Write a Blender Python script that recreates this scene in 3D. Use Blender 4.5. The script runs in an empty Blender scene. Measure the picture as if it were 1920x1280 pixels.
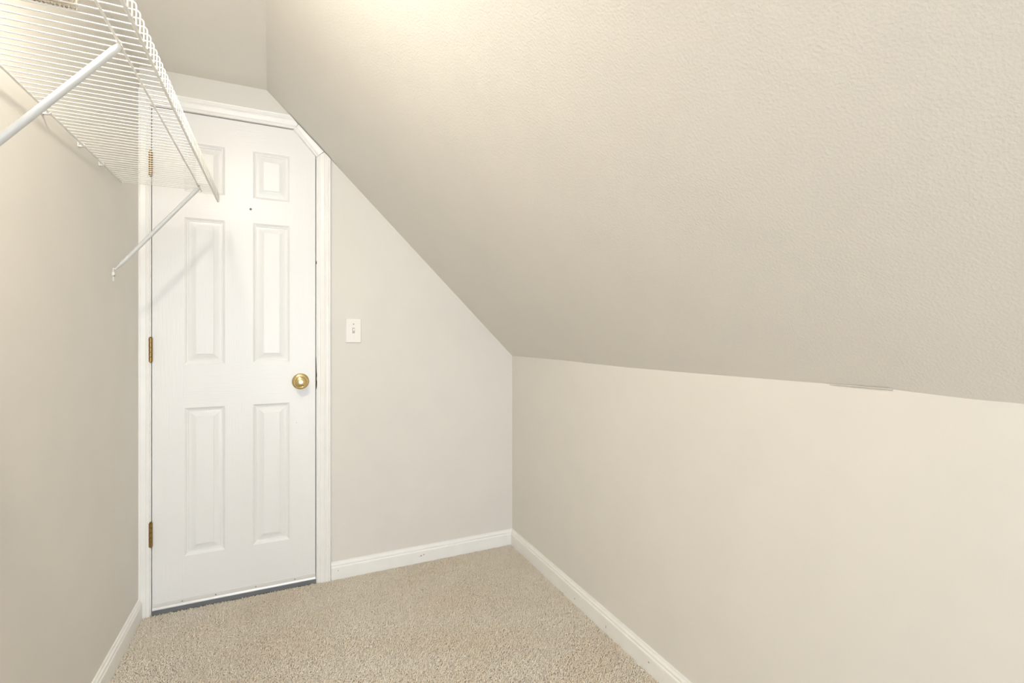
import bpy, bmesh, math, random
import numpy as np
from mathutils import Vector, Matrix

random.seed(7)
rng = np.random.default_rng(11)
scene = bpy.context.scene
COL = scene.collection

# ------------------------------------------------------------------ camera, world, lights, exposure
YAW = 25.42
cam_d = bpy.data.cameras.new('camera')
cam = bpy.data.objects.new('camera', cam_d)
COL.objects.link(cam)
cam.location = (0, 0, 1.13)
cam.rotation_euler = (math.radians(90), 0, math.radians(-YAW))
cam_d.sensor_fit = 'HORIZONTAL'
cam_d.sensor_width = 36.0
cam_d.lens = 36.0 * 919.4 / 1920
cam_d.shift_x = -15.5 / 1920
cam_d.shift_y = -12.1 / 1920
cam_d.clip_start = 0.02
scene.camera = cam

world = bpy.data.worlds.new('world')
scene.world = world
world.use_nodes = True
bg = world.node_tree.nodes['Background']
bg.inputs[0].default_value = (0.95, 0.97, 1.0, 1)
bg.inputs[1].default_value = 0.6

def area(name, loc, rot, sx, sy, power, color):
    d = bpy.data.lights.new(name, 'AREA')
    d.shape = 'RECTANGLE'; d.size = sx; d.size_y = sy
    d.energy = power; d.color = color
    o = bpy.data.objects.new(name, d)
    o.location = loc; o.rotation_euler = rot
    COL.objects.link(o)
    return o

# daylight of the bright room beyond the open end of the closet behind the camera
DAY = (0.86, 0.98, 1.14)
area('room_daylight', (-0.24, -3.02, 1.06), (math.radians(90), 0, 0), 0.55, 1.98, 44, DAY)
area('room_daylight_low', (0.55, -3.02, 0.53), (math.radians(90), 0, 0), 0.98, 0.92, 16, DAY)
LAMP_W = 24.0
LAMP_COL = (1.0, 0.915, 0.775)

scene.view_settings.view_transform = 'Standard'
scene.view_settings.look = 'None'
scene.view_settings.gamma = 1.0
scene.view_settings.use_curve_mapping = False
scene.view_settings.exposure = 0.0
scene.cycles.max_bounces = 16
scene.cycles.diffuse_bounces = 10
scene.cycles.glossy_bounces = 6

# ------------------------------------------------------------------ dimensions (metres)
XL, XR = -0.5357, 1.1073          # left wall, knee wall
YW, YB = 2.433, -3.00             # door wall, wall behind the camera
ZC = 2.209                        # flat ceiling
ZK = 1.0166                       # top of the knee wall
BB = 0.077                        # baseboard height

# ------------------------------------------------------------------ materials
def srgb(r, g, b):
    f = lambda c: (c / 255 / 12.92) if c / 255 <= 0.04045 else ((c / 255 + 0.055) / 1.055) ** 2.4
    return (f(r), f(g), f(b), 1.0)

def mat(name, color, rough=0.5, metallic=0.0, spec=0.5):
    m = bpy.data.materials.new(name)
    m.use_nodes = True
    b = m.node_tree.nodes['Principled BSDF']
    b.inputs['Base Color'].default_value = color
    b.inputs['Roughness'].default_value = rough
    b.inputs['Metallic'].default_value = metallic
    b.inputs['Specular IOR Level'].default_value = spec
    return m

def N(m, t, **kw):
    n = m.node_tree.nodes.new(t)
    for k, v in kw.items():
        setattr(n, k, v)
    return n

def add_bump(m, scale, strength, dist=0.002, stretch=(1, 1, 1), detail=3, second=None):
    t = m.node_tree
    tc = N(m, 'ShaderNodeTexCoord')
    mp = N(m, 'ShaderNodeMapping')
    mp.inputs['Scale'].default_value = stretch
    t.links.new(tc.outputs['Object'], mp.inputs['Vector'])
    nz = N(m, 'ShaderNodeTexNoise')
    nz.inputs['Scale'].default_value = scale
    nz.inputs['Detail'].default_value = detail
    t.links.new(mp.outputs[0], nz.inputs['Vector'])
    b = N(m, 'ShaderNodeBump')
    b.inputs['Strength'].default_value = strength
    b.inputs['Distance'].default_value = dist
    t.links.new(nz.outputs['Fac'], b.inputs['Height'])
    t.links.new(b.outputs['Normal'], t.nodes['Principled BSDF'].inputs['Normal'])
    return nz, b

def mottle(m, color, amount, scale):
    """slight unevenness of the paint itself"""
    t = m.node_tree
    tc = N(m, 'ShaderNodeTexCoord')
    nz = N(m, 'ShaderNodeTexNoise')
    nz.inputs['Scale'].default_value = scale
    nz.inputs['Detail'].default_value = 4
    t.links.new(tc.outputs['Object'], nz.inputs['Vector'])
    cr = N(m, 'ShaderNodeValToRGB')
    e = cr.color_ramp.elements
    e[0].position = 0.3; e[1].position = 0.7
    e[0].color = tuple(c * (1 - amount) for c in color[:3]) + (1,)
    e[1].color = tuple(min(1, c * (1 + amount)) for c in color[:3]) + (1,)
    t.links.new(nz.outputs['Fac'], cr.inputs['Fac'])
    t.links.new(cr.outputs['Color'], t.nodes['Principled BSDF'].inputs['Base Color'])

WALL_C = (0.718, 0.700, 0.662, 1)
m_wall = mat('beige_wall_paint', WALL_C, 0.6, 0, 0.3)
mottle(m_wall, WALL_C, 0.015, 6)
add_bump(m_wall, 260, 0.12, 0.0006)
m_slope = mat('beige_textured_paint', WALL_C, 0.55, 0, 0.35)
mottle(m_slope, WALL_C, 0.012, 5)
add_bump(m_slope, 220, 0.36, 0.0020, detail=2.0)
m_ceil = mat('beige_paint_brightened', (0.83, 0.81, 0.765, 1), 0.55, 0, 0.35)  # same paint as the slope; missing bounce light is put into the lighter colour
mottle(m_ceil, (0.83, 0.81, 0.765, 1), 0.012, 5)
add_bump(m_ceil, 220, 0.25, 0.0020, detail=2.0)
TRIM_C = (0.86, 0.86, 0.845, 1)
m_trim = mat('white_trim_paint', TRIM_C, 0.35, 0, 0.5)
mottle(m_trim, TRIM_C, 0.02, 14)
DOOR_C = (0.82, 0.825, 0.825, 1)
m_door_v = mat('white_door_vertical_grain', DOOR_C, 0.33, 0, 0.5)
add_bump(m_door_v, 16, 0.42, 0.0012, (14, 1, 0.55), 4)
m_door_h = mat('white_door_horizontal_grain', DOOR_C, 0.33, 0, 0.5)
add_bump(m_door_h, 16, 0.42, 0.0012, (0.55, 1, 14), 4)
m_gap = mat('gap_shade_and_raw_wood', (0.05, 0.035, 0.025, 1), 0.9)  # raw wood of the chips; on the stop, gap shade put into the colour
m_shelf = mat('white_coated_wire', (0.76, 0.76, 0.745, 1), 0.3, 0, 0.5)
m_brace = mat('pale_grey_white_steel', (0.60, 0.615, 0.62, 1), 0.35, 0, 0.5)
m_plate = mat('white_plastic', (0.82, 0.80, 0.76, 1), 0.3, 0, 0.5)
m_brass = mat('polished_brass', (0.76, 0.60, 0.30, 1), 0.2, 1.0)
m_old_brass = mat('aged_brass', (0.33, 0.215, 0.085, 1), 0.35, 1.0)
add_bump(m_old_brass, 300, 0.2, 0.0005)
m_steel = mat('zinc_screw', (0.42, 0.40, 0.37, 1), 0.4, 1.0)
m_alu = mat('white_aluminium', (0.80, 0.80, 0.79, 1), 0.28, 0.25)
m_vinyl = mat('grey_vinyl', (0.145, 0.155, 0.165, 1), 0.5)
m_hole = mat('dark_hole', (0.03, 0.025, 0.02, 1), 0.9)
m_back = mat('carpet_backing', (0.80, 0.68, 0.54, 1), 0.95)
m_scuff = mat('grey_scuff', (0.33, 0.29, 0.25, 1), 0.8)

m_pile = mat('tan_carpet_yarn', (0.5, 0.4, 0.3, 1), 0.9, 0, 0.15)
_t = m_pile.node_tree
_a = N(m_pile, 'ShaderNodeAttribute', attribute_name='tone')
_r = N(m_pile, 'ShaderNodeValToRGB')
_e = _r.color_ramp.elements
_e[0].position = 0.0; _e[0].color = (0.92, 0.80, 0.665, 1)
_e[1].position = 1.0; _e[1].color = (0.995, 0.96, 0.89, 1)
_m = _e.new(0.45); _m.color = (0.99, 0.92, 0.81, 1)
_t.links.new(_a.outputs['Fac'], _r.inputs['Fac'])
_t.links.new(_r.outputs['Color'], _t.nodes['Principled BSDF'].inputs['Base Color'])

m_glass = mat('smoky_ribbed_glass', (0.58, 0.545, 0.49, 1), 0.12, 0, 0.6)
m_glass.node_tree.nodes['Principled BSDF'].inputs['Transmission Weight'].default_value = 0.75
m_porcelain = mat('white_porcelain', (0.85, 0.84, 0.82, 1), 0.15)
m_bulb = bpy.data.materials.new('lit_bulb'); m_bulb.use_nodes = True
_nt = m_bulb.node_tree; _nt.nodes.clear()
_em = _nt.nodes.new('ShaderNodeEmission'); _o = _nt.nodes.new('ShaderNodeOutputMaterial')
_em.inputs[0].default_value = LAMP_COL + (1,)
DOME_R, DOME_H = 0.060, 0.028
_em.inputs[1].default_value = LAMP_W / (math.pi * 0.0177)
_nt.links.new(_em.outputs[0], _o.inputs[0])

# ------------------------------------------------------------------ mesh helpers
class MB:
    def __init__(self):
        self.v = []; self.f = []; self.mi = []
    def poly(self, pts, mi=0):
        i = len(self.v); self.v += [tuple(p) for p in pts]
        self.f.append(tuple(range(i, i + len(pts)))); self.mi.append(mi)
    def box(self, a, b, mi=0):
        (x0, y0, z0), (x1, y1, z1) = a, b
        i = len(self.v)
        self.v += [(x0, y0, z0), (x1, y0, z0), (x1, y1, z0), (x0, y1, z0),
                   (x0, y0, z1), (x1, y0, z1), (x1, y1, z1), (x0, y1, z1)]
        for q in [(3, 2, 1, 0), (4, 5, 6, 7), (0, 1, 5, 4), (1, 2, 6, 5), (2, 3, 7, 6), (3, 0, 4, 7)]:
            self.f.append(tuple(i + k for k in q)); self.mi.append(mi)
    def rings(self, rings, closed=True, caps=True, mi=0):
        """skin a list of equal-length rings of points"""
        i = len(self.v); n = len(rings[0])
        for r in rings: self.v += [tuple(p) for p in r]
        for k in range(len(rings) - 1):
            for j in range(n if closed else n - 1):
                a = i + k * n + j; b = i + k * n + (j + 1) % n
                self.f.append((a, b, b + n, a + n)); self.mi.append(mi)
        if caps:
            self.f.append(tuple(i + j for j in reversed(range(n)))); self.mi.append(mi)
            self.f.append(tuple(i + (len(rings) - 1) * n + j for j in range(n))); self.mi.append(mi)
    def tube(self, path, rad, n=8, mi=0, sx=1.0, caps=True):
        path = [Vector(p) for p in path]; rs = []
        up0 = None
        for k, p in enumerate(path):
            d = (path[min(k + 1, len(path) - 1)] - path[max(k - 1, 0)]).normalized()
            up = up0 if up0 is not None else (Vector((0, 0, 1)) if abs(d.z) < 0.9 else Vector((0, 1, 0)))
            s = d.cross(up).normalized(); u = s.cross(d).normalized(); up0 = u
            r = rad[k] if isinstance(rad, list) else rad
            ra, rb = (r if isinstance(r, tuple) else (r, r))
            rs.append([p + s * ra * math.cos(2 * math.pi * j / n) + u * rb * math.sin(2 * math.pi * j / n) for j in range(n)])
        self.rings(rs, True, caps, mi)
    def lathe(self, o, axis, prof, n=32, mi=0):
        """prof: (distance along axis, radius)"""
        ax = Vector(axis).normalized()
        s = ax.orthogonal().normalized(); u = ax.cross(s)
        o = Vector(o)
        self.rings([[o + ax * h + (s * math.cos(2 * math.pi * j / n) + u * math.sin(2 * math.pi * j / n)) * max(r, 1e-5)
                     for j in range(n)] for h, r in prof], True, True, mi)
    def build(self, name, mats, parent=None, smooth=None, bevel=0, loc=None, fix=True):
        me = bpy.data.meshes.new(name)
        me.from_pydata(self.v, [], self.f)
        mats = mats if isinstance(mats, (list, tuple)) else [mats]
        for m in mats: me.materials.append(m)
        me.polygons.foreach_set('material_index', self.mi)
        if fix or bevel:
            b = bmesh.new(); b.from_mesh(me)
            bmesh.ops.remove_doubles(b, verts=b.verts, dist=1e-6)
            bmesh.ops.recalc_face_normals(b, faces=b.faces)
            if bevel:
                bmesh.ops.bevel(b, geom=[e for e in b.edges if e.is_manifold and e.calc_face_angle(0) > 0.5],
                                offset=bevel, segments=2, affect='EDGES', profile=0.7)
            b.to_mesh(me); b.free()
        if smooth:
            me.shade_smooth()
            me.set_sharp_from_angle(angle=math.radians(smooth))
        o = bpy.data.objects.new(name, me)
        COL.objects.link(o)
        if parent: o.parent = parent
        if loc: o.location = loc
        return o

def empty(name, loc=(0, 0, 0)):
    o = bpy.data.objects.new(name, None)
    o.empty_display_size = 0.05
    o.location = loc
    COL.objects.link(o)
    return o

def tag(o, label=None, cat=None, kind=None, group=None):
    if label: o['label'] = label
    if cat: o['category'] = cat
    if kind: o['kind'] = kind
    if group: o['group'] = group
    return o

def local(o, root):
    """keep o where it is, with root (unrotated) as parent"""
    o.parent = root
    o.matrix_parent_inverse = Matrix.Translation(-Vector(root.location))
    return o

# ------------------------------------------------------------------ room shell
T = 0.10
b = MB(); b.box((XL - T, YB - T, -0.13), (XR + T, YW + 0.30, -0.0125))
tag(b.build('floor', m_back), 'tan carpeted closet floor, backing under the pile', 'floor', 'structure')

b = MB(); b.box((XL - T, YB - T, -0.13), (XL, YW + T, ZC + 0.05))
tag(b.build('wall_left', m_wall), 'beige painted wall on the left behind the wire shelf', 'wall', 'structure')

# door wall with the clipped door opening: one concave outline, extruded back
OX0, OX1, OZ = -0.503, 0.1245, 2.0605
outl = [(XL - T, -0.13), (OX0, -0.13), (OX0, OZ), (0.0275, OZ), (OX1, 1.9475), (OX1, -0.13), (XR + T, -0.13),
        (XR + T, ZK - 0.08), (XR, ZK + 0.003), (-0.0815, ZC + 0.003), (-0.10, ZC + 0.06), (XL - T, ZC + 0.06)]
b = MB()
fr = [(x, YW, z) for x, z in outl]; bk = [(x, YW + T, z) for x, z in outl]
b.poly(fr); b.poly(bk[::-1])
for i in range(len(outl)):
    j = (i + 1) % len(outl)
    b.poly([fr[i], bk[i], bk[j], fr[j]])
tag(b.build('wall_back', m_wall), 'beige end wall holding the white door, cut off by the sloped ceiling', 'wall', 'structure')

# seam between knee wall and slope, a little wavy as taped by hand
seam = [(YW, 1.0166), (1.913, 1.0178), (1.627, 1.0144), (1.418, 1.0132), (1.1235, 1.0149), (0.89, 1.0174), (0.757, 1.0189),
        (0.695, 1.0195), (0.58, 1.0205), (0.542, 1.0184), (0.447, 1.0152), (0.377, 1.0155), (-0.3, 1.0160), (YB, 1.0160)]
b = MB()
n = len(seam)
for i in range(n - 1):
    (y0, z0), (y1, z1) = seam[i], seam[i + 1]
    b.poly([(XR, y0, -0.13), (XR, y1, -0.13), (XR, y1, z1), (XR, y0, z0)])
    b.poly([(XR, y0, z0), (XR, y1, z1), (XR + T, y1, z1 - 0.0), (XR + T, y0, z0 - 0.0)])
    b.poly([(XR + T, y0, -0.13), (XR + T, y0, z0), (XR + T, y1, z1), (XR + T, y1, -0.13)])
tag(b.build('wall_right', m_wall), 'low beige knee wall on the right under the slope', 'wall', 'structure')

# sloped ceiling (45 degrees) from the seam up to the flat strip
b = MB()
M = 12
def xe(y): return -0.0815 + (YW - y) * 0.0285
for i in range(n - 1):
    (y0, z0), (y1, z1) = seam[i], seam[i + 1]
    rows0 = []; rows1 = []
    for k in range(M + 1):
        s = k / M
        w = 1.0 if k == 0 else 0.0
        rows0.append((XR + (xe(y0) - XR) * s, y0, (z0 if k == 0 else 1.0166 + (ZC - 1.0166) * s)))
        rows1.append((XR + (xe(y1) - XR) * s, y1, (z1 if k == 0 else 1.0166 + (ZC - 1.0166) * s)))
    for k in range(M):
        b.poly([rows0[k], rows0[k + 1], rows1[k + 1], rows1[k]])
        up = lambda p: (p[0] + 0.07, p[1], p[2] + 0.07)
        b.poly([up(rows0[k]), up(rows1[k]), up(rows1[k + 1]), up(rows0[k + 1])])
slope = tag(b.build('ceiling_slope', m_slope, smooth=20), 'large beige sloped ceiling with orange peel texture on the right', 'ceiling', 'structure')

b = MB()
b.poly([(XL - 0.05, YW + 0.05, ZC), (xe(YW + 0.05), YW + 0.05, ZC), (xe(YB), YB, ZC), (XL - 0.05, YB, ZC)])
b.poly([(XL - 0.05, YW + 0.05, ZC + 0.06), (XL - 0.05, YB, ZC + 0.06), (xe(YB) + 0.03, YB, ZC + 0.06), (xe(YW) + 0.03, YW + 0.05, ZC + 0.06)])
tag(b.build('ceiling', m_ceil), 'narrow flat beige ceiling strip above the door', 'ceiling', 'structure')

# lifted strip of joint tape along the seam on the far right
b = MB()
for s, (y0, y1) in enumerate([(0.70, 0.572)]):
    a0 = (XR - 0.0004, y0, 1.0186); a1 = (XR - 0.0004, y1, 1.0196)
    c0 = (XR - 0.0040, y0, 1.0200); c1 = (XR - 0.0060, y1, 1.0215)
    off = lambda p: (p[0] - 0.0002, p[1], p[2] - 0.0010)
    b.rings([[a0, a1, c1, c0], [off(a0), off(a1), off(c1), off(c0)]], True, True)
tag(b.build('trim_1', m_slope), 'lifted edge of joint tape on the seam above knee wall', 'joint tape', 'structure')

# ------------------------------------------------------------------ baseboards
PROF = [(0.0, -0.02), (0.0125, -0.02), (0.0125, 0.050), (0.0115, 0.0535), (0.0085, 0.0560), (0.0085, 0.0585), (0.0105, 0.0615),
        (0.0095, 0.0655), (0.0065, 0.0690), (0.0050, 0.0725), (0.0050, BB - 0.001), (0.0040, BB), (0.0, BB)]
def baseboard(name, p0, p1, nrm, label):
    b = MB(); nx, ny = nrm
    b.rings([[(p[0] + nx * d, p[1] + ny * d, z) for d, z in PROF] for p in (p0, p1)], True, True)
    return tag(b.build(name, m_trim, bevel=0), label, 'baseboard', 'structure')
baseboard('baseboard_left', (XL, YB), (XL, YW - 0.018), (1, 0), 'white baseboard along the left wall')
bb_back = baseboard('baseboard_back', (0.1835, YW), (XR, YW), (0, -1), 'white baseboard on the end wall right of the door')
bb_right = baseboard('baseboard_right', (XR, YB), (XR, YW - 0.0128), (-1, 0), 'long white baseboard under the knee wall')
# nail marks and scuffs in the boards
def scuff(parent, c, nrm, w, h):
    b = MB(); x, y, z = c
    if abs(nrm[1]): pts = [(x - w, y, z - h * .3), (x - w * .1, y, z - h), (x + w, y, z - h * .2), (x + w * .6, y, z + h), (x - w * .7, y, z + h * .7)]
    else: pts = [(x, y - w, z - h * .3), (x, y - w * .1, z - h), (x, y + w, z - h * .2), (x, y + w * .6, z + h), (x, y - w * .7, z + h * .7)]
    top = [Vector(p) + Vector((nrm[0], nrm[1], 0)) * 0.0004 for p in pts]
    b.rings([pts, top], True, True)
    o = b.build('nail_mark', m_scuff); o.parent = parent
    return o
for x, z, w, h in [(0.603, 0.030, .004, .0035), (0.617, 0.033, .003, .003), (0.594, 0.028, .0015, .0015), (0.214, 0.036, .002, .0025), (1.072, 0.048, .0012, .003)]:
    scuff(bb_back, (x, YW - 0.0125, z), (0, -1), w, h)
for y, z, w, h in [(1.77, 0.018, .003, .003), (1.545, 0.020, .0015, .006), (1.30, 0.033, .004, .0025)]:
    scuff(bb_right, (XR - 0.0125, y, z), (-1, 0), w, h)
# short patched end of the board in the corner
b = MB(); b.box((1.062, YW - 0.0132, -0.01), (XR - 0.0126, YW - 0.002, 0.050))
o = b.build('corner_filler', m_trim); o.parent = bb_back

# ------------------------------------------------------------------ door casing and jamb
CW = 0.057
CPROF = [(0.0, 0.0), (0.0, 0.0085), (0.06, 0.0100), (0.20, 0.0095), (0.24, 0.0115), (0.32, 0.0125), (0.52, 0.0150), (0.56, 0.0135),
         (0.62, 0.0150), (0.66, 0.0172), (0.84, 0.0172), (0.87, 0.0155), (0.94, 0.0165), (1.0, 0.0150), (1.0, 0.0)]
SUM = 2.1225                       # the slope at the wall: x + z
casing = tag(empty('trim_2', (0, YW, 0)), 'white moulded casing around the clipped door', 'door casing', 'structure')
def casing_piece(start, end, name='casing_board'):
    b = MB()
    ra, rb = [], []
    for s, t in CPROF:
        x, z = start(s); ra.append((x, YW - t, z))
        x, z = end(s); rb.append((x, YW - t, z))
    b.rings([ra, rb], True, True)
    return local(b.build(name, m_trim), casing)
# left leg, scribed against the left wall
def clipL(s): return max(-0.500 - CW * s, XL)
casing_piece(lambda s: (clipL(s), -0.012), lambda s: (clipL(s), 2.0565 + min(CW * s, 0.0357)))
# head
def head_end(s):
    z = 2.0565 + CW * s; x = 0.0272 + 0.021 * s / 0.45
    return (min(x, SUM - z), z)
casing_piece(lambda s: (clipL(s), 2.0565 + CW * s), head_end)
# clipped corner board, cut along the slope
def dg0(s):
    k = min(s, 0.45) / 0.45
    return (0.0272 + 0.0198 * k, 2.0565 + 0.0190 * k)
def dg1(s):
    k = min(s, 0.62) / 0.62
    return (0.1222 + 0.0290 * k, 1.9445 + 0.0268 * k)
casing_piece(dg0, dg1)
# right leg
def leg_top(s):
    x = 0.1240 + CW * s; z = 1.9445 + (x - 0.1240) * 0.93
    return (x, min(z, SUM - x))
casing_piece(lambda s: (0.1240 + CW * s, -0.012), leg_top)
# thin caulk shadow line on the wall is left to the light; jamb boards with the stop behind the leaf
for name, bx in [('jamb_board', ((OX0, YW - 0.0005, -0.012), (-0.4972, YW + 0.09, 2.0605))),
                 ('jamb_board', ((0.1200, YW - 0.0005, -0.012), (0.1245, YW + 0.09, 1.9475))),
                 ('jamb_board', ((OX0, YW - 0.0005, 2.0562), (0.0275, YW + 0.09, 2.0605)))]:
    b = MB(); b.box(*bx); local(b.build(name, m_trim), casing)
b = MB()
q0 = [(0.0235, 2.0562), (0.0275, 2.0605), (0.1245, 1.9475), (0.1200, 1.9460)]
b.rings([[(x, YW - 0.0005, z) for x, z in q0], [(x, YW + 0.09, z) for x, z in q0]], True, True)
local(b.build('jamb_board', m_trim), casing)
b = MB()
for bx in [((-0.4972, YW + 0.037, -0.012), (-0.482, YW + 0.05, 2.056)), ((0.106, YW + 0.037, -0.012), (0.120, YW + 0.05, 1.96)),
           ((-0.4972, YW + 0.037, 2.038), (0.05, YW + 0.05, 2.0562))]:
    b.box(*bx)
q0 = [(0.012, 2.045), (0.03, 2.056), (0.122, 1.946), (0.106, 1.935)]
b.rings([[(x, YW + 0.037, z) for x, z in q0], [(x, YW + 0.05, z) for x, z in q0]], True, True)
local(b.build('door_stop', m_gap), casing)
# splintered edge of the right jamb near the latch
b = MB()
prev = None
for z, w in [(0.88, 0.0), (0.893, .0022), (0.915, .0030), (0.93, .0014), (0.945, .0028), (0.975, .0012), (1.03, 0.0)]:
    b.v += [(0.1196, YW - 0.0012, z), (0.1203 + w, YW - 0.0012, z)]
k = len(b.v) // 2
for i in range(k - 1):
    b.f.append((2 * i, 2 * i + 1, 2 * i + 3, 2 * i + 2)); b.mi.append(0)
local(b.build('chipped_edge', m_gap, fix=False), casing)
b = MB()
b.box((0.1196, YW - 0.0012, 1.455), (0.1222, YW - 0.0006, 1.468))
local(b.build('chipped_edge', m_gap), casing)

# ------------------------------------------------------------------ door leaf (six panels, one corner clipped)
DX0, DX1, DZ0, DZ1 = -0.4943, 0.1168, 0.012, 2.0525
door = tag(empty('door_1', (DX0, YW, 0)), 'white six panel closet door with its top right corner clipped', 'door', 'structure')
YF = YW + 0.001                   # face of the leaf
xs = [DX0, -0.3855, -0.2395, -0.1355, 0.0105, DX1]
zs = [DZ0, 0.213, 0.828, 1.008, 1.620, 1.725, 1.933, DZ1]
CUT0, CUT1 = (0.0256, DZ1), (DX1, 1.9484)
b = MB()
panels = []
for i in range(5):
    for j in range(7):
        x0, x1, z0, z1 = xs[i], xs[i + 1], zs[j], zs[j + 1]
        if i in (1, 3) and j in (1, 3, 5):
            panels.append((x0, x1, z0, z1)); continue
        mi = 1 if (j in (0, 2, 4, 6) and i in (1, 2, 3)) else 0
        if i == 4 and j == 6:
            b.poly([(x0, YF, z0), (x1, YF, z0), (CUT1[0], YF, CUT1[1]), (CUT0[0], YF, CUT0[1]), (x0, YF, z1)], mi)
        else:
            b.poly([(x0, YF, z0), (x1, YF, z0), (x1, YF, z1), (x0, YF, z1)], mi)
edge = [(DX0, DZ0), (DX1, DZ0), CUT1, CUT0, (DX0, DZ1)]
for i in range(5):
    (x0, z0), (x1, z1) = edge[i], edge[(i + 1) % 5]
    b.poly([(x0, YF, z0), (x0, YF + 0.035, z0), (x1, YF + 0.035, z1), (x1, YF, z1)])
b.poly([(x, YF + 0.035, z) for x, z in edge])
local(b.build('door_leaf', [m_door_v, m_door_h]), door)
RING = [(0.0, 0.0), (0.0018, 0.0004), (0.0030, 0.0026), (0.0062, 0.0040), (0.0072, 0.0058), (0.0105, 0.0075), (0.0130, 0.0078), (0.0142, 0.0112),
        (0.0165, 0.0110), (0.0300, 0.0068), (0.0408, 0.0034), (0.0416, 0.0038), (0.0422, 0.0010)]
for x0, x1, z0, z1 in panels:
    b = MB()
    b.rings([[(x0 + o, YF + d, z0 + o), (x1 - o, YF + d, z0 + o), (x1 - o, YF + d, z1 - o), (x0 + o, YF + d, z1 - o)] for o, d in RING],
            True, False)
    o, d = RING[-1]
    b.poly([(x0 + o, YF + d, z0 + o), (x1 - o, YF + d, z0 + o), (x1 - o, YF + d, z1 - o), (x0 + o, YF + d, z1 - o)])
    local(b.build('door_panel', m_door_v, smooth=14), door)

# hinges
for z0 in (1.773, 1.022, 0.2755):
    b = MB()
    X, Y, H = -0.4978, YW - 0.0065, 0.097
    zz = z0
    for k in range(5):
        h = H / 5
        b.lathe((X, Y, zz + 0.0006), (0, 0, 1), [(0, 0.0060), (0.0004, 0.0070), (h - 0.0012, 0.0070), (h - 0.0008, 0.0060)], 14)
        zz += h
    hg = local(b.build('hinge', m_old_brass, smooth=40), door)
    b = MB()
    b.lathe((X, Y, z0 + H), (0, 0, 1), [(0, 0.0036), (0.001, 0.0050), (0.003, 0.0050), (0.0042, 0.0028)], 12)
    b.lathe((X, Y, z0), (0, 0, -1), [(0, 0.0034), (0.003, 0.0034), (0.0042, 0.0022)], 12)
    p = b.build('hinge_pin', m_old_brass, smooth=40); p.parent = hg
    b = MB()
    b.box((X - 0.0046, Y + 0.003, z0), (X + 0.0046, YW + 0.02, z0 + H))
    p = b.build('hinge_leaf', m_old_brass); p.parent = hg

# knob: rose, neck, dished knob
kx, kz = 0.0546, 0.9205
kn = local(MB().build('door_knob', m_brass, fix=False), door)
b = MB()
b.lathe((kx, YF, kz), (0, -1, 0), [(0, 0.0345), (0.002, 0.0362), (0.0045, 0.0358), (0.0075, 0.0325), (0.0098, 0.026), (0.0105, 0.017), (0.011, 0.0135)], 48)
o = b.build('rose', m_brass, smooth=30); o.parent = kn
b = MB()
b.lathe((kx, YF, kz), (0, -1, 0), [(0.009, 0.0125), (0.020, 0.0105), (0.027, 0.0125), (0.031, 0.0185), (0.036, 0.0245), (0.042, 0.0272), (0.048, 0.0275),
        (0.0520, 0.0262), (0.0545, 0.0240), (0.0548, 0.0232), (0.0535, 0.0222), (0.0530, 0.0210), (0.0555, 0.0160), (0.0570, 0.0100), (0.0575, 0.0050), (0.0575, 0.0)], 48)
o = b.build('knob', m_brass, smooth=35); o.parent = kn

# viewer hole / plug and a small dent
b = MB()
b.lathe((-0.1437, YF, 1.678), (0, -1, 0), [(0, 0.0062), (0.0012, 0.0062), (0.0022, 0.0052), (0.0022, 0.0040), (0.0008, 0.0036), (0.0008, 0.0)], 20)
pp = local(b.build('door_viewer', m_steel, smooth=40), door)
b = MB()
b.lathe((-0.1437, YF - 0.0008, 1.678), (0, -1, 0), [(0, 0.0034), (0.0006, 0.0026), (0.0008, 0)], 14)
o = b.build('viewer_lens', m_hole, smooth=60); o.parent = pp
b = MB()
b.lathe((0.038, YF, 0.735), (0, -1, 0), [(0, 0.0014), (0.0004, 0.0010)], 8)
local(b.build('nail_mark', m_scuff), door)

# sweep along the bottom: white metal carrier, four screws, grey vinyl strip
b = MB()
x0, x1 = -0.4940, 0.1175
SW = [(0.0, 0.0405), (-0.0016, 0.0400), (-0.0022, 0.0345), (-0.0022, 0.0235), (-0.0040, 0.0210), (-0.0052, 0.0180), (-0.0052, 0.0140), (-0.0030, 0.0125), (0.0, 0.0125)]
b.rings([[(x, YF + d, z) for d, z in SW] for x in (x0, x1)], True, True)
sw = local(b.build('door_sweep', m_alu, smooth=25), door)
b = MB()
V = [(-0.0034, 0.0135), (-0.0040, 0.0060), (-0.0056, -0.0080), (-0.0032, -0.0080), (-0.0014, 0.0060), (-0.0012, 0.0135)]
b.rings([[(x, YF + d, z) for d, z in V] for x in (x0, x1 + 0.0022)], True, True)
o = b.build('vinyl_strip', m_vinyl); o.parent = sw
for x in (-0.392, -0.2735, -0.1235, 0.031):
    b = MB()
    b.lathe((x, YF - 0.0020, 0.0305), (0, -1, 0), [(0, 0.0030), (0.0008, 0.0030), (0.0014, 0.0018), (0.0009, 0.0012), (0.0009, 0)], 12)
    o = b.build('screw', m_steel, smooth=40); o.parent = sw

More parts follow.
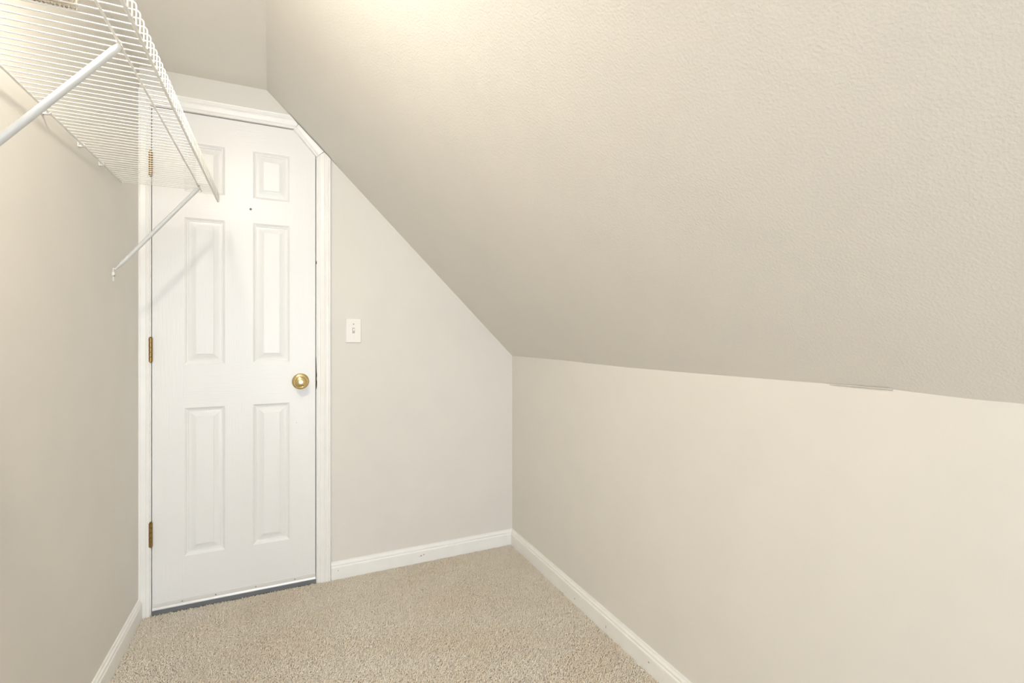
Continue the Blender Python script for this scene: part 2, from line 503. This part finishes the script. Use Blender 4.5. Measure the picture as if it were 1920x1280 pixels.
# ------------------------------------------------------------------ light switch
sx, sz = 0.2826, 1.1510
sw_root = tag(empty('light_switch', (sx, YW, sz)), 'white toggle light switch on the beige wall right of the door', 'light switch')
b = MB()
def rr(w, h, y): return [(sx - w, y, sz - h), (sx + w, y, sz - h), (sx + w, y, sz + h), (sx - w, y, sz + h)]
W, H = 0.0349, 0.0570
rect = [rr(W, H, YW), rr(W, H, YW - 0.0035), rr(W - 0.0012, H - 0.0012, YW - 0.0052), rr(W - 0.0032, H - 0.0032, YW - 0.0062), rr(0.0056, 0.0128, YW - 0.0062),
        rr(0.0056, 0.0128, YW - 0.0030)]
b.rings(rect, True, True)
local(b.build('switch_plate', m_plate), sw_root)
b = MB()
b.box((sx - 0.0054, YW - 0.0038, sz - 0.0126), (sx + 0.0054, YW - 0.0028, sz + 0.0126))
local(b.build('switch_slot', m_scuff), sw_root)
b = MB()
tp = lambda y, z0, z1, w: [(sx - w, y, sz + z0), (sx + w, y, sz + z0), (sx + w, y, sz + z1), (sx - w, y, sz + z1)]
b.rings([tp(YW - 0.0035, -0.0112, 0.0112, 0.0044), tp(YW - 0.0075, -0.0085, 0.0112, 0.0044), tp(YW - 0.0150, -0.0010, 0.0085, 0.0036)], True, True)
local(b.build('toggle', m_plate, bevel=0.0006), sw_root)
for dz in (0.0302, -0.0302):
    b = MB()
    b.lathe((sx, YW - 0.0060, sz + dz), (0, -1, 0), [(0, 0.0031), (0.0007, 0.0031), (0.0014, 0.0020), (0.0008, 0.0014), (0.0008, 0)], 14)
    local(b.build('screw', m_steel if dz > 0 else m_plate, smooth=40), sw_root)

# ------------------------------------------------------------------ wire shelf on the left wall
SHX, SHY, SHZ = -0.5277, 2.172, 1.6728
shelf = tag(empty('wire_shelf', (SHX, SHY, SHZ)), 'white coated wire closet shelf with diagonal braces on the left wall', 'shelf')
shelf.rotation_euler.z = math.radians(0.57)
D, LIP, PITCH, NW = 0.2935, 0.036, 0.02465, 86
L = PITCH * (NW - 1)
def sh(bm, name, m, smooth=50, parent=None):
    o = bm.build(name, m, smooth=smooth); o.parent = parent or shelf
    return o
def rod(name, x, z, r, y0=0.004, y1=None):
    b = MB(); y1 = -L - 0.004 if y1 is None else y1
    b.tube([(x, y0, z), (x, y0 - 0.003, z), (x, y1 + 0.003, z), (x, y1, z)], [r * 0.6, r, r, r * 0.6], 10)
    return sh(b, name, m_shelf)
RW = 0.00135
b = MB()
R_ = 0.006
path = [(-0.001, 0, 0), (D - R_, 0, 0)] + [(D - R_ + R_ * math.sin(a), 0, -R_ + R_ * math.cos(a)) for a in (math.pi / 6, math.pi / 3, math.pi / 2)] + [(D, 0, -LIP - 0.002)]
b.tube(path, RW, 6)
wire0 = sh(b, 'deck_wire', m_shelf, 60)
for k in range(1, NW):
    w = wire0.copy(); w.parent = shelf; w.location = (0, -k * PITCH, 0)
    COL.objects.link(w)
rod('rear_rod', 0.0, -0.0036, 0.0026)
rod('support_rod', 0.2370, -0.0036, 0.0023)
rod('lip_rod', D - 0.0041, -LIP, 0.0028)
# clips that hold the rear rod to the wall
wall_gap = lambda y: (SHX - XL) - math.sin(math.radians(0.57)) * y
def clip(y):
    b = MB(); g = wall_gap(y)
    b.box((-g + 0.0005, y - 0.007, -0.0095), (-g + 0.0025, y + 0.007, 0.003))
    b.box((-g + 0.001, y - 0.0045, -0.009), (-0.001, y + 0.0045, -0.0052))
    b.tube([(0.0002, y - 0.0065, -0.0036), (0.0002, y + 0.0065, -0.0036)], 0.0046, 10)
    c = sh(b, 'wall_clip', m_shelf, 40)
    b = MB(); b.lathe((-g + 0.003, y, -0.0085), (1, 0, 0), [(0, 0.0024), (0.001, 0.0022), (0.0014, 0.001)], 10)
    o = b.build('screw', m_steel); o.parent = c
for yw in (1.566, 1.795, 1.966):
    clip(yw - SHY)
# braces
def brace(y):
    g = wall_gap(y)
    xw = -g + 0.004
    b = MB()
    top = Vector((0.2385, y, -0.0085)); foot = Vector((xw + 0.004, y, -0.318))
    d = (top - foot)
    P = [foot + d * t for t in (0.0, 0.035, 0.08, 0.965, 0.985, 1.0)]
    Rr = [(0.0072, 0.0022), (0.0074, 0.0045), (0.0070, 0.0066), (0.0070, 0.0066), (0.0066, 0.0054), (0.0050, 0.0040)]
    b.tube(P, Rr, 14)
    br = sh(b, 'brace', m_brace, 50)
    b = MB()                                   # flattened foot plate, bent flat to the wall
    b.box((xw - 0.0036, y - 0.0080, -0.3600), (xw - 0.0012, y + 0.0080, -0.3150))
    b.box((xw - 0.0036, y - 0.0080, -0.3190), (xw + 0.0060, y + 0.0080, -0.3160))
    o = b.build('foot_plate', m_shelf, bevel=0.0008); o.parent = br
    b = MB()
    b.lathe((xw - 0.0012, y, -0.3400), (1, 0, 0), [(0, 0.0040), (0.0012, 0.0040), (0.0022, 0.0025), (0.0014, 0.0012), (0.0014, 0)], 12)
    o = b.build('screw', m_steel, smooth=40); o.parent = br
    b = MB()                                   # plastic wall anchor showing beside the plate
    b.box((xw - 0.0038, y - 0.0150, -0.3425), (xw - 0.0022, y + 0.0110, -0.3385))
    b.box((xw - 0.0038, y - 0.0150, -0.3400), (xw + 0.0030, y - 0.0125, -0.3300))
    o = b.build('wall_anchor', m_shelf); o.parent = br
    b = MB()                                   # hook over the support rod
    hk = [(0.2425, y, -0.0100)] + [(0.2370 + 0.0036 * math.cos(a), y, -0.0036 + 0.0036 * math.sin(a)) for a in np.linspace(-0.9, 3.6, 9)]
    b.tube(hk, (0.0040, 0.0010), 8)
    o = b.build('rod_hook', m_shelf, smooth=50); o.parent = br
    return br
brace(2.104 - SHY)
brace(1.133 - SHY)

# ------------------------------------------------------------------ ribbed glass dish lying on the shelf, top left
gx0, gx1, gy0, gy1, gz = -0.475, -0.3140, 0.905, 1.0640, SHZ + 0.0016
dish = tag(empty('glass_dish', ((gx0 + gx1) / 2, (gy0 + gy1) / 2, gz)), 'smoky ribbed glass dish standing on the wire shelf near the top left', 'dish')
b = MB()
cx_, cy_ = (gx0 + gx1) / 2, (gy0 + gy1) / 2
NR = 96
def outline(k, z, rib):
    pts = []
    hx, hy = (gx1 - gx0) / 2, (gy1 - gy0) / 2
    for j in range(NR * 2):
        a = 2 * math.pi * j / (NR * 2)
        c, s = math.cos(a), math.sin(a)
        r = 1 / (abs(c) ** 14 + abs(s) ** 14) ** (1 / 14)
        q = k * (1 + (rib if j % 2 else -rib))
        pts.append((cx_ + hx * r * c * q, cy_ + hy * r * s * q, gz + z))
    return pts
b.rings([outline(0.30, 0.0030, 0.0), outline(0.34, 0.0008, 0.02), outline(0.90, 0.0012, 0.012), outline(0.97, 0.0, 0.006), outline(0.985, 0.003, 0.012), outline(1.0, 0.040, 0.012),
         outline(0.98, 0.042, 0.0), outline(0.95, 0.040, 0.0), outline(0.92, 0.006, 0.0), outline(0.30, 0.0065, 0.0)], True, True)
local(b.build('dish_body', m_glass, smooth=25), dish)
b = MB()
for t in np.linspace(gx0 + 0.01, gx1 - 0.006, 26):
    b.lathe((t, gy1 - 0.0035, gz - 0.0008), (0, 0, 1), [(0.0, 0.0008), (0.0008, 0.0020), (0.0022, 0.0022), (0.004, 0.001)], 8)
local(tag(b.build('bead_row', m_glass, smooth=60), kind='stuff'), dish)

# ------------------------------------------------------------------ ceiling lamp above the shelf
lx, ly = -0.30, 0.88
lamp = tag(empty('ceiling_lamp', (lx, ly, ZC)), 'round flush ceiling lamp with lit glass dome on the flat ceiling strip', 'lamp')
b = MB()
b.lathe((lx, ly, ZC), (0, 0, -1), [(0, 0.074), (0.010, 0.074), (0.016, 0.069), (0.016, 0.0)], 40)
local(b.build('lamp_base', m_porcelain, smooth=35), lamp)
b = MB()
b.lathe((lx, ly, ZC), (0, 0, -1), [(0.014, DOME_R * 0.96)] + [(0.018 + DOME_H * math.sin(a), DOME_R * math.cos(a) + 1e-4) for a in np.linspace(0, math.pi / 2, 9)], 32)
local(b.build('glass_dome', m_bulb, smooth=60), lamp)

# ------------------------------------------------------------------ carpet pile
def pile(x0, x1, y0, y1, sp, size):
    gx = np.arange(x0, x1, sp); gy = np.arange(y0, y1, sp)
    X, Y = np.meshgrid(gx, gy); X = X.ravel(); Y = Y.ravel(); n = X.size
    X = X + rng.uniform(-.6, .6, n) * sp; Y = Y + rng.uniform(-.6, .6, n) * sp
    X = np.clip(X, x0, x1); Y = np.clip(Y, y0, y1)
    # neighbouring yarns lean together in small swirls
    ang = 2 * np.pi * (0.5 * np.sin(X * 61 + 3 * np.sin(Y * 47)) + 0.5 * np.sin(Y * 71 + 2.5 * np.sin(X * 53))) + rng.normal(0, 1.5, n)
    lean = np.clip(rng.normal(0.85, 0.30, n), 0.1, 1.35)
    ln = size * rng.uniform(0.8, 1.25, n) * np.where(Y > YW - 0.022, 0.78, 1.0)
    r0 = size * 0.150 * rng.uniform(0.8, 1.25, n)
    base = np.stack([X, Y, np.full(n, -0.0116)], 1)
    dxy = np.stack([np.cos(ang), np.sin(ang)], 1)
    side = np.stack([-np.sin(ang), np.cos(ang), np.zeros(n)], 1)
    pts = []
    for t, k in ((0.0, 0.5), (0.55, 0.75), (1.0, 1.0)):
        le = lean * k
        h = ln * t
        c = base.copy()
        c[:, :2] += dxy * (h * np.sin(le) * 0.8)[:, None]
        c[:, 2] += h * np.cos(le * 0.9) * 0.95
        fw = np.stack([dxy[:, 0] * np.cos(le), dxy[:, 1] * np.cos(le), -np.sin(le)], 1)
        r = r0 * {0.0: 0.9, 0.55: 1.1, 1.0: 0.75}[t]
        for q in range(3):
            a = 2 * np.pi * q / 3 + t * 1.6
            pts.append(c + (side * math.cos(a) + fw * math.sin(a)) * r[:, None])
    V = np.stack(pts, 1)                    # n, 9, 3
    F = []
    for k in (0, 3):
        for q in range(3):
            a, b_ = k + q, k + (q + 1) % 3
            F += [(a, b_, b_ + 3), (a, b_ + 3, a + 3)]
    F.append((6, 7, 8))
    F = np.array(F)
    T_ = (F[None] + (np.arange(n) * 9)[:, None, None]).reshape(-1, 3)
    patch = 0.5 + 0.18 * np.sin(X * 9 + 2 * np.sin(Y * 7)) * np.sin(Y * 11 + 1.3)
    tone = np.clip(rng.normal(0.0, 0.20, n) + patch, 0, 1)
    return V.reshape(-1, 3), T_, np.repeat(tone, 9)

parts = [pile(XL + 0.013, XR - 0.014, 1.10, YW - 0.006, 0.0038, 0.0118), pile(XL + 0.013, XR - 0.014, -0.9, 1.10, 0.0085, 0.020),
         pile(-0.500, 0.121, YW - 0.006, YW + 0.05, 0.005, 0.0085)]
off = 0; VV, TT, CC = [], [], []
for v, t, c in parts:
    VV.append(v); TT.append(t + off); CC.append(c); off += len(v)
VV = np.concatenate(VV); TT = np.concatenate(TT); CC = np.concatenate(CC)
me = bpy.data.meshes.new('carpet_pile')
me.vertices.add(len(VV)); me.vertices.foreach_set('co', VV.astype(np.float32).ravel())
me.loops.add(TT.size); me.loops.foreach_set('vertex_index', TT.astype(np.int32).ravel())
me.polygons.add(len(TT))
me.polygons.foreach_set('loop_start', np.arange(0, TT.size, 3, dtype=np.int32))
me.polygons.foreach_set('loop_total', np.full(len(TT), 3, dtype=np.int32))
at = me.attributes.new('tone', 'FLOAT', 'POINT'); at.data.foreach_set('value', CC.astype(np.float32))
me.materials.append(m_pile)
me.update(calc_edges=True)
carpet = bpy.data.objects.new('carpet_pile', me)
COL.objects.link(carpet)
tag(carpet, 'tan twisted yarn pile of the wall to wall carpet', 'carpet', 'stuff')
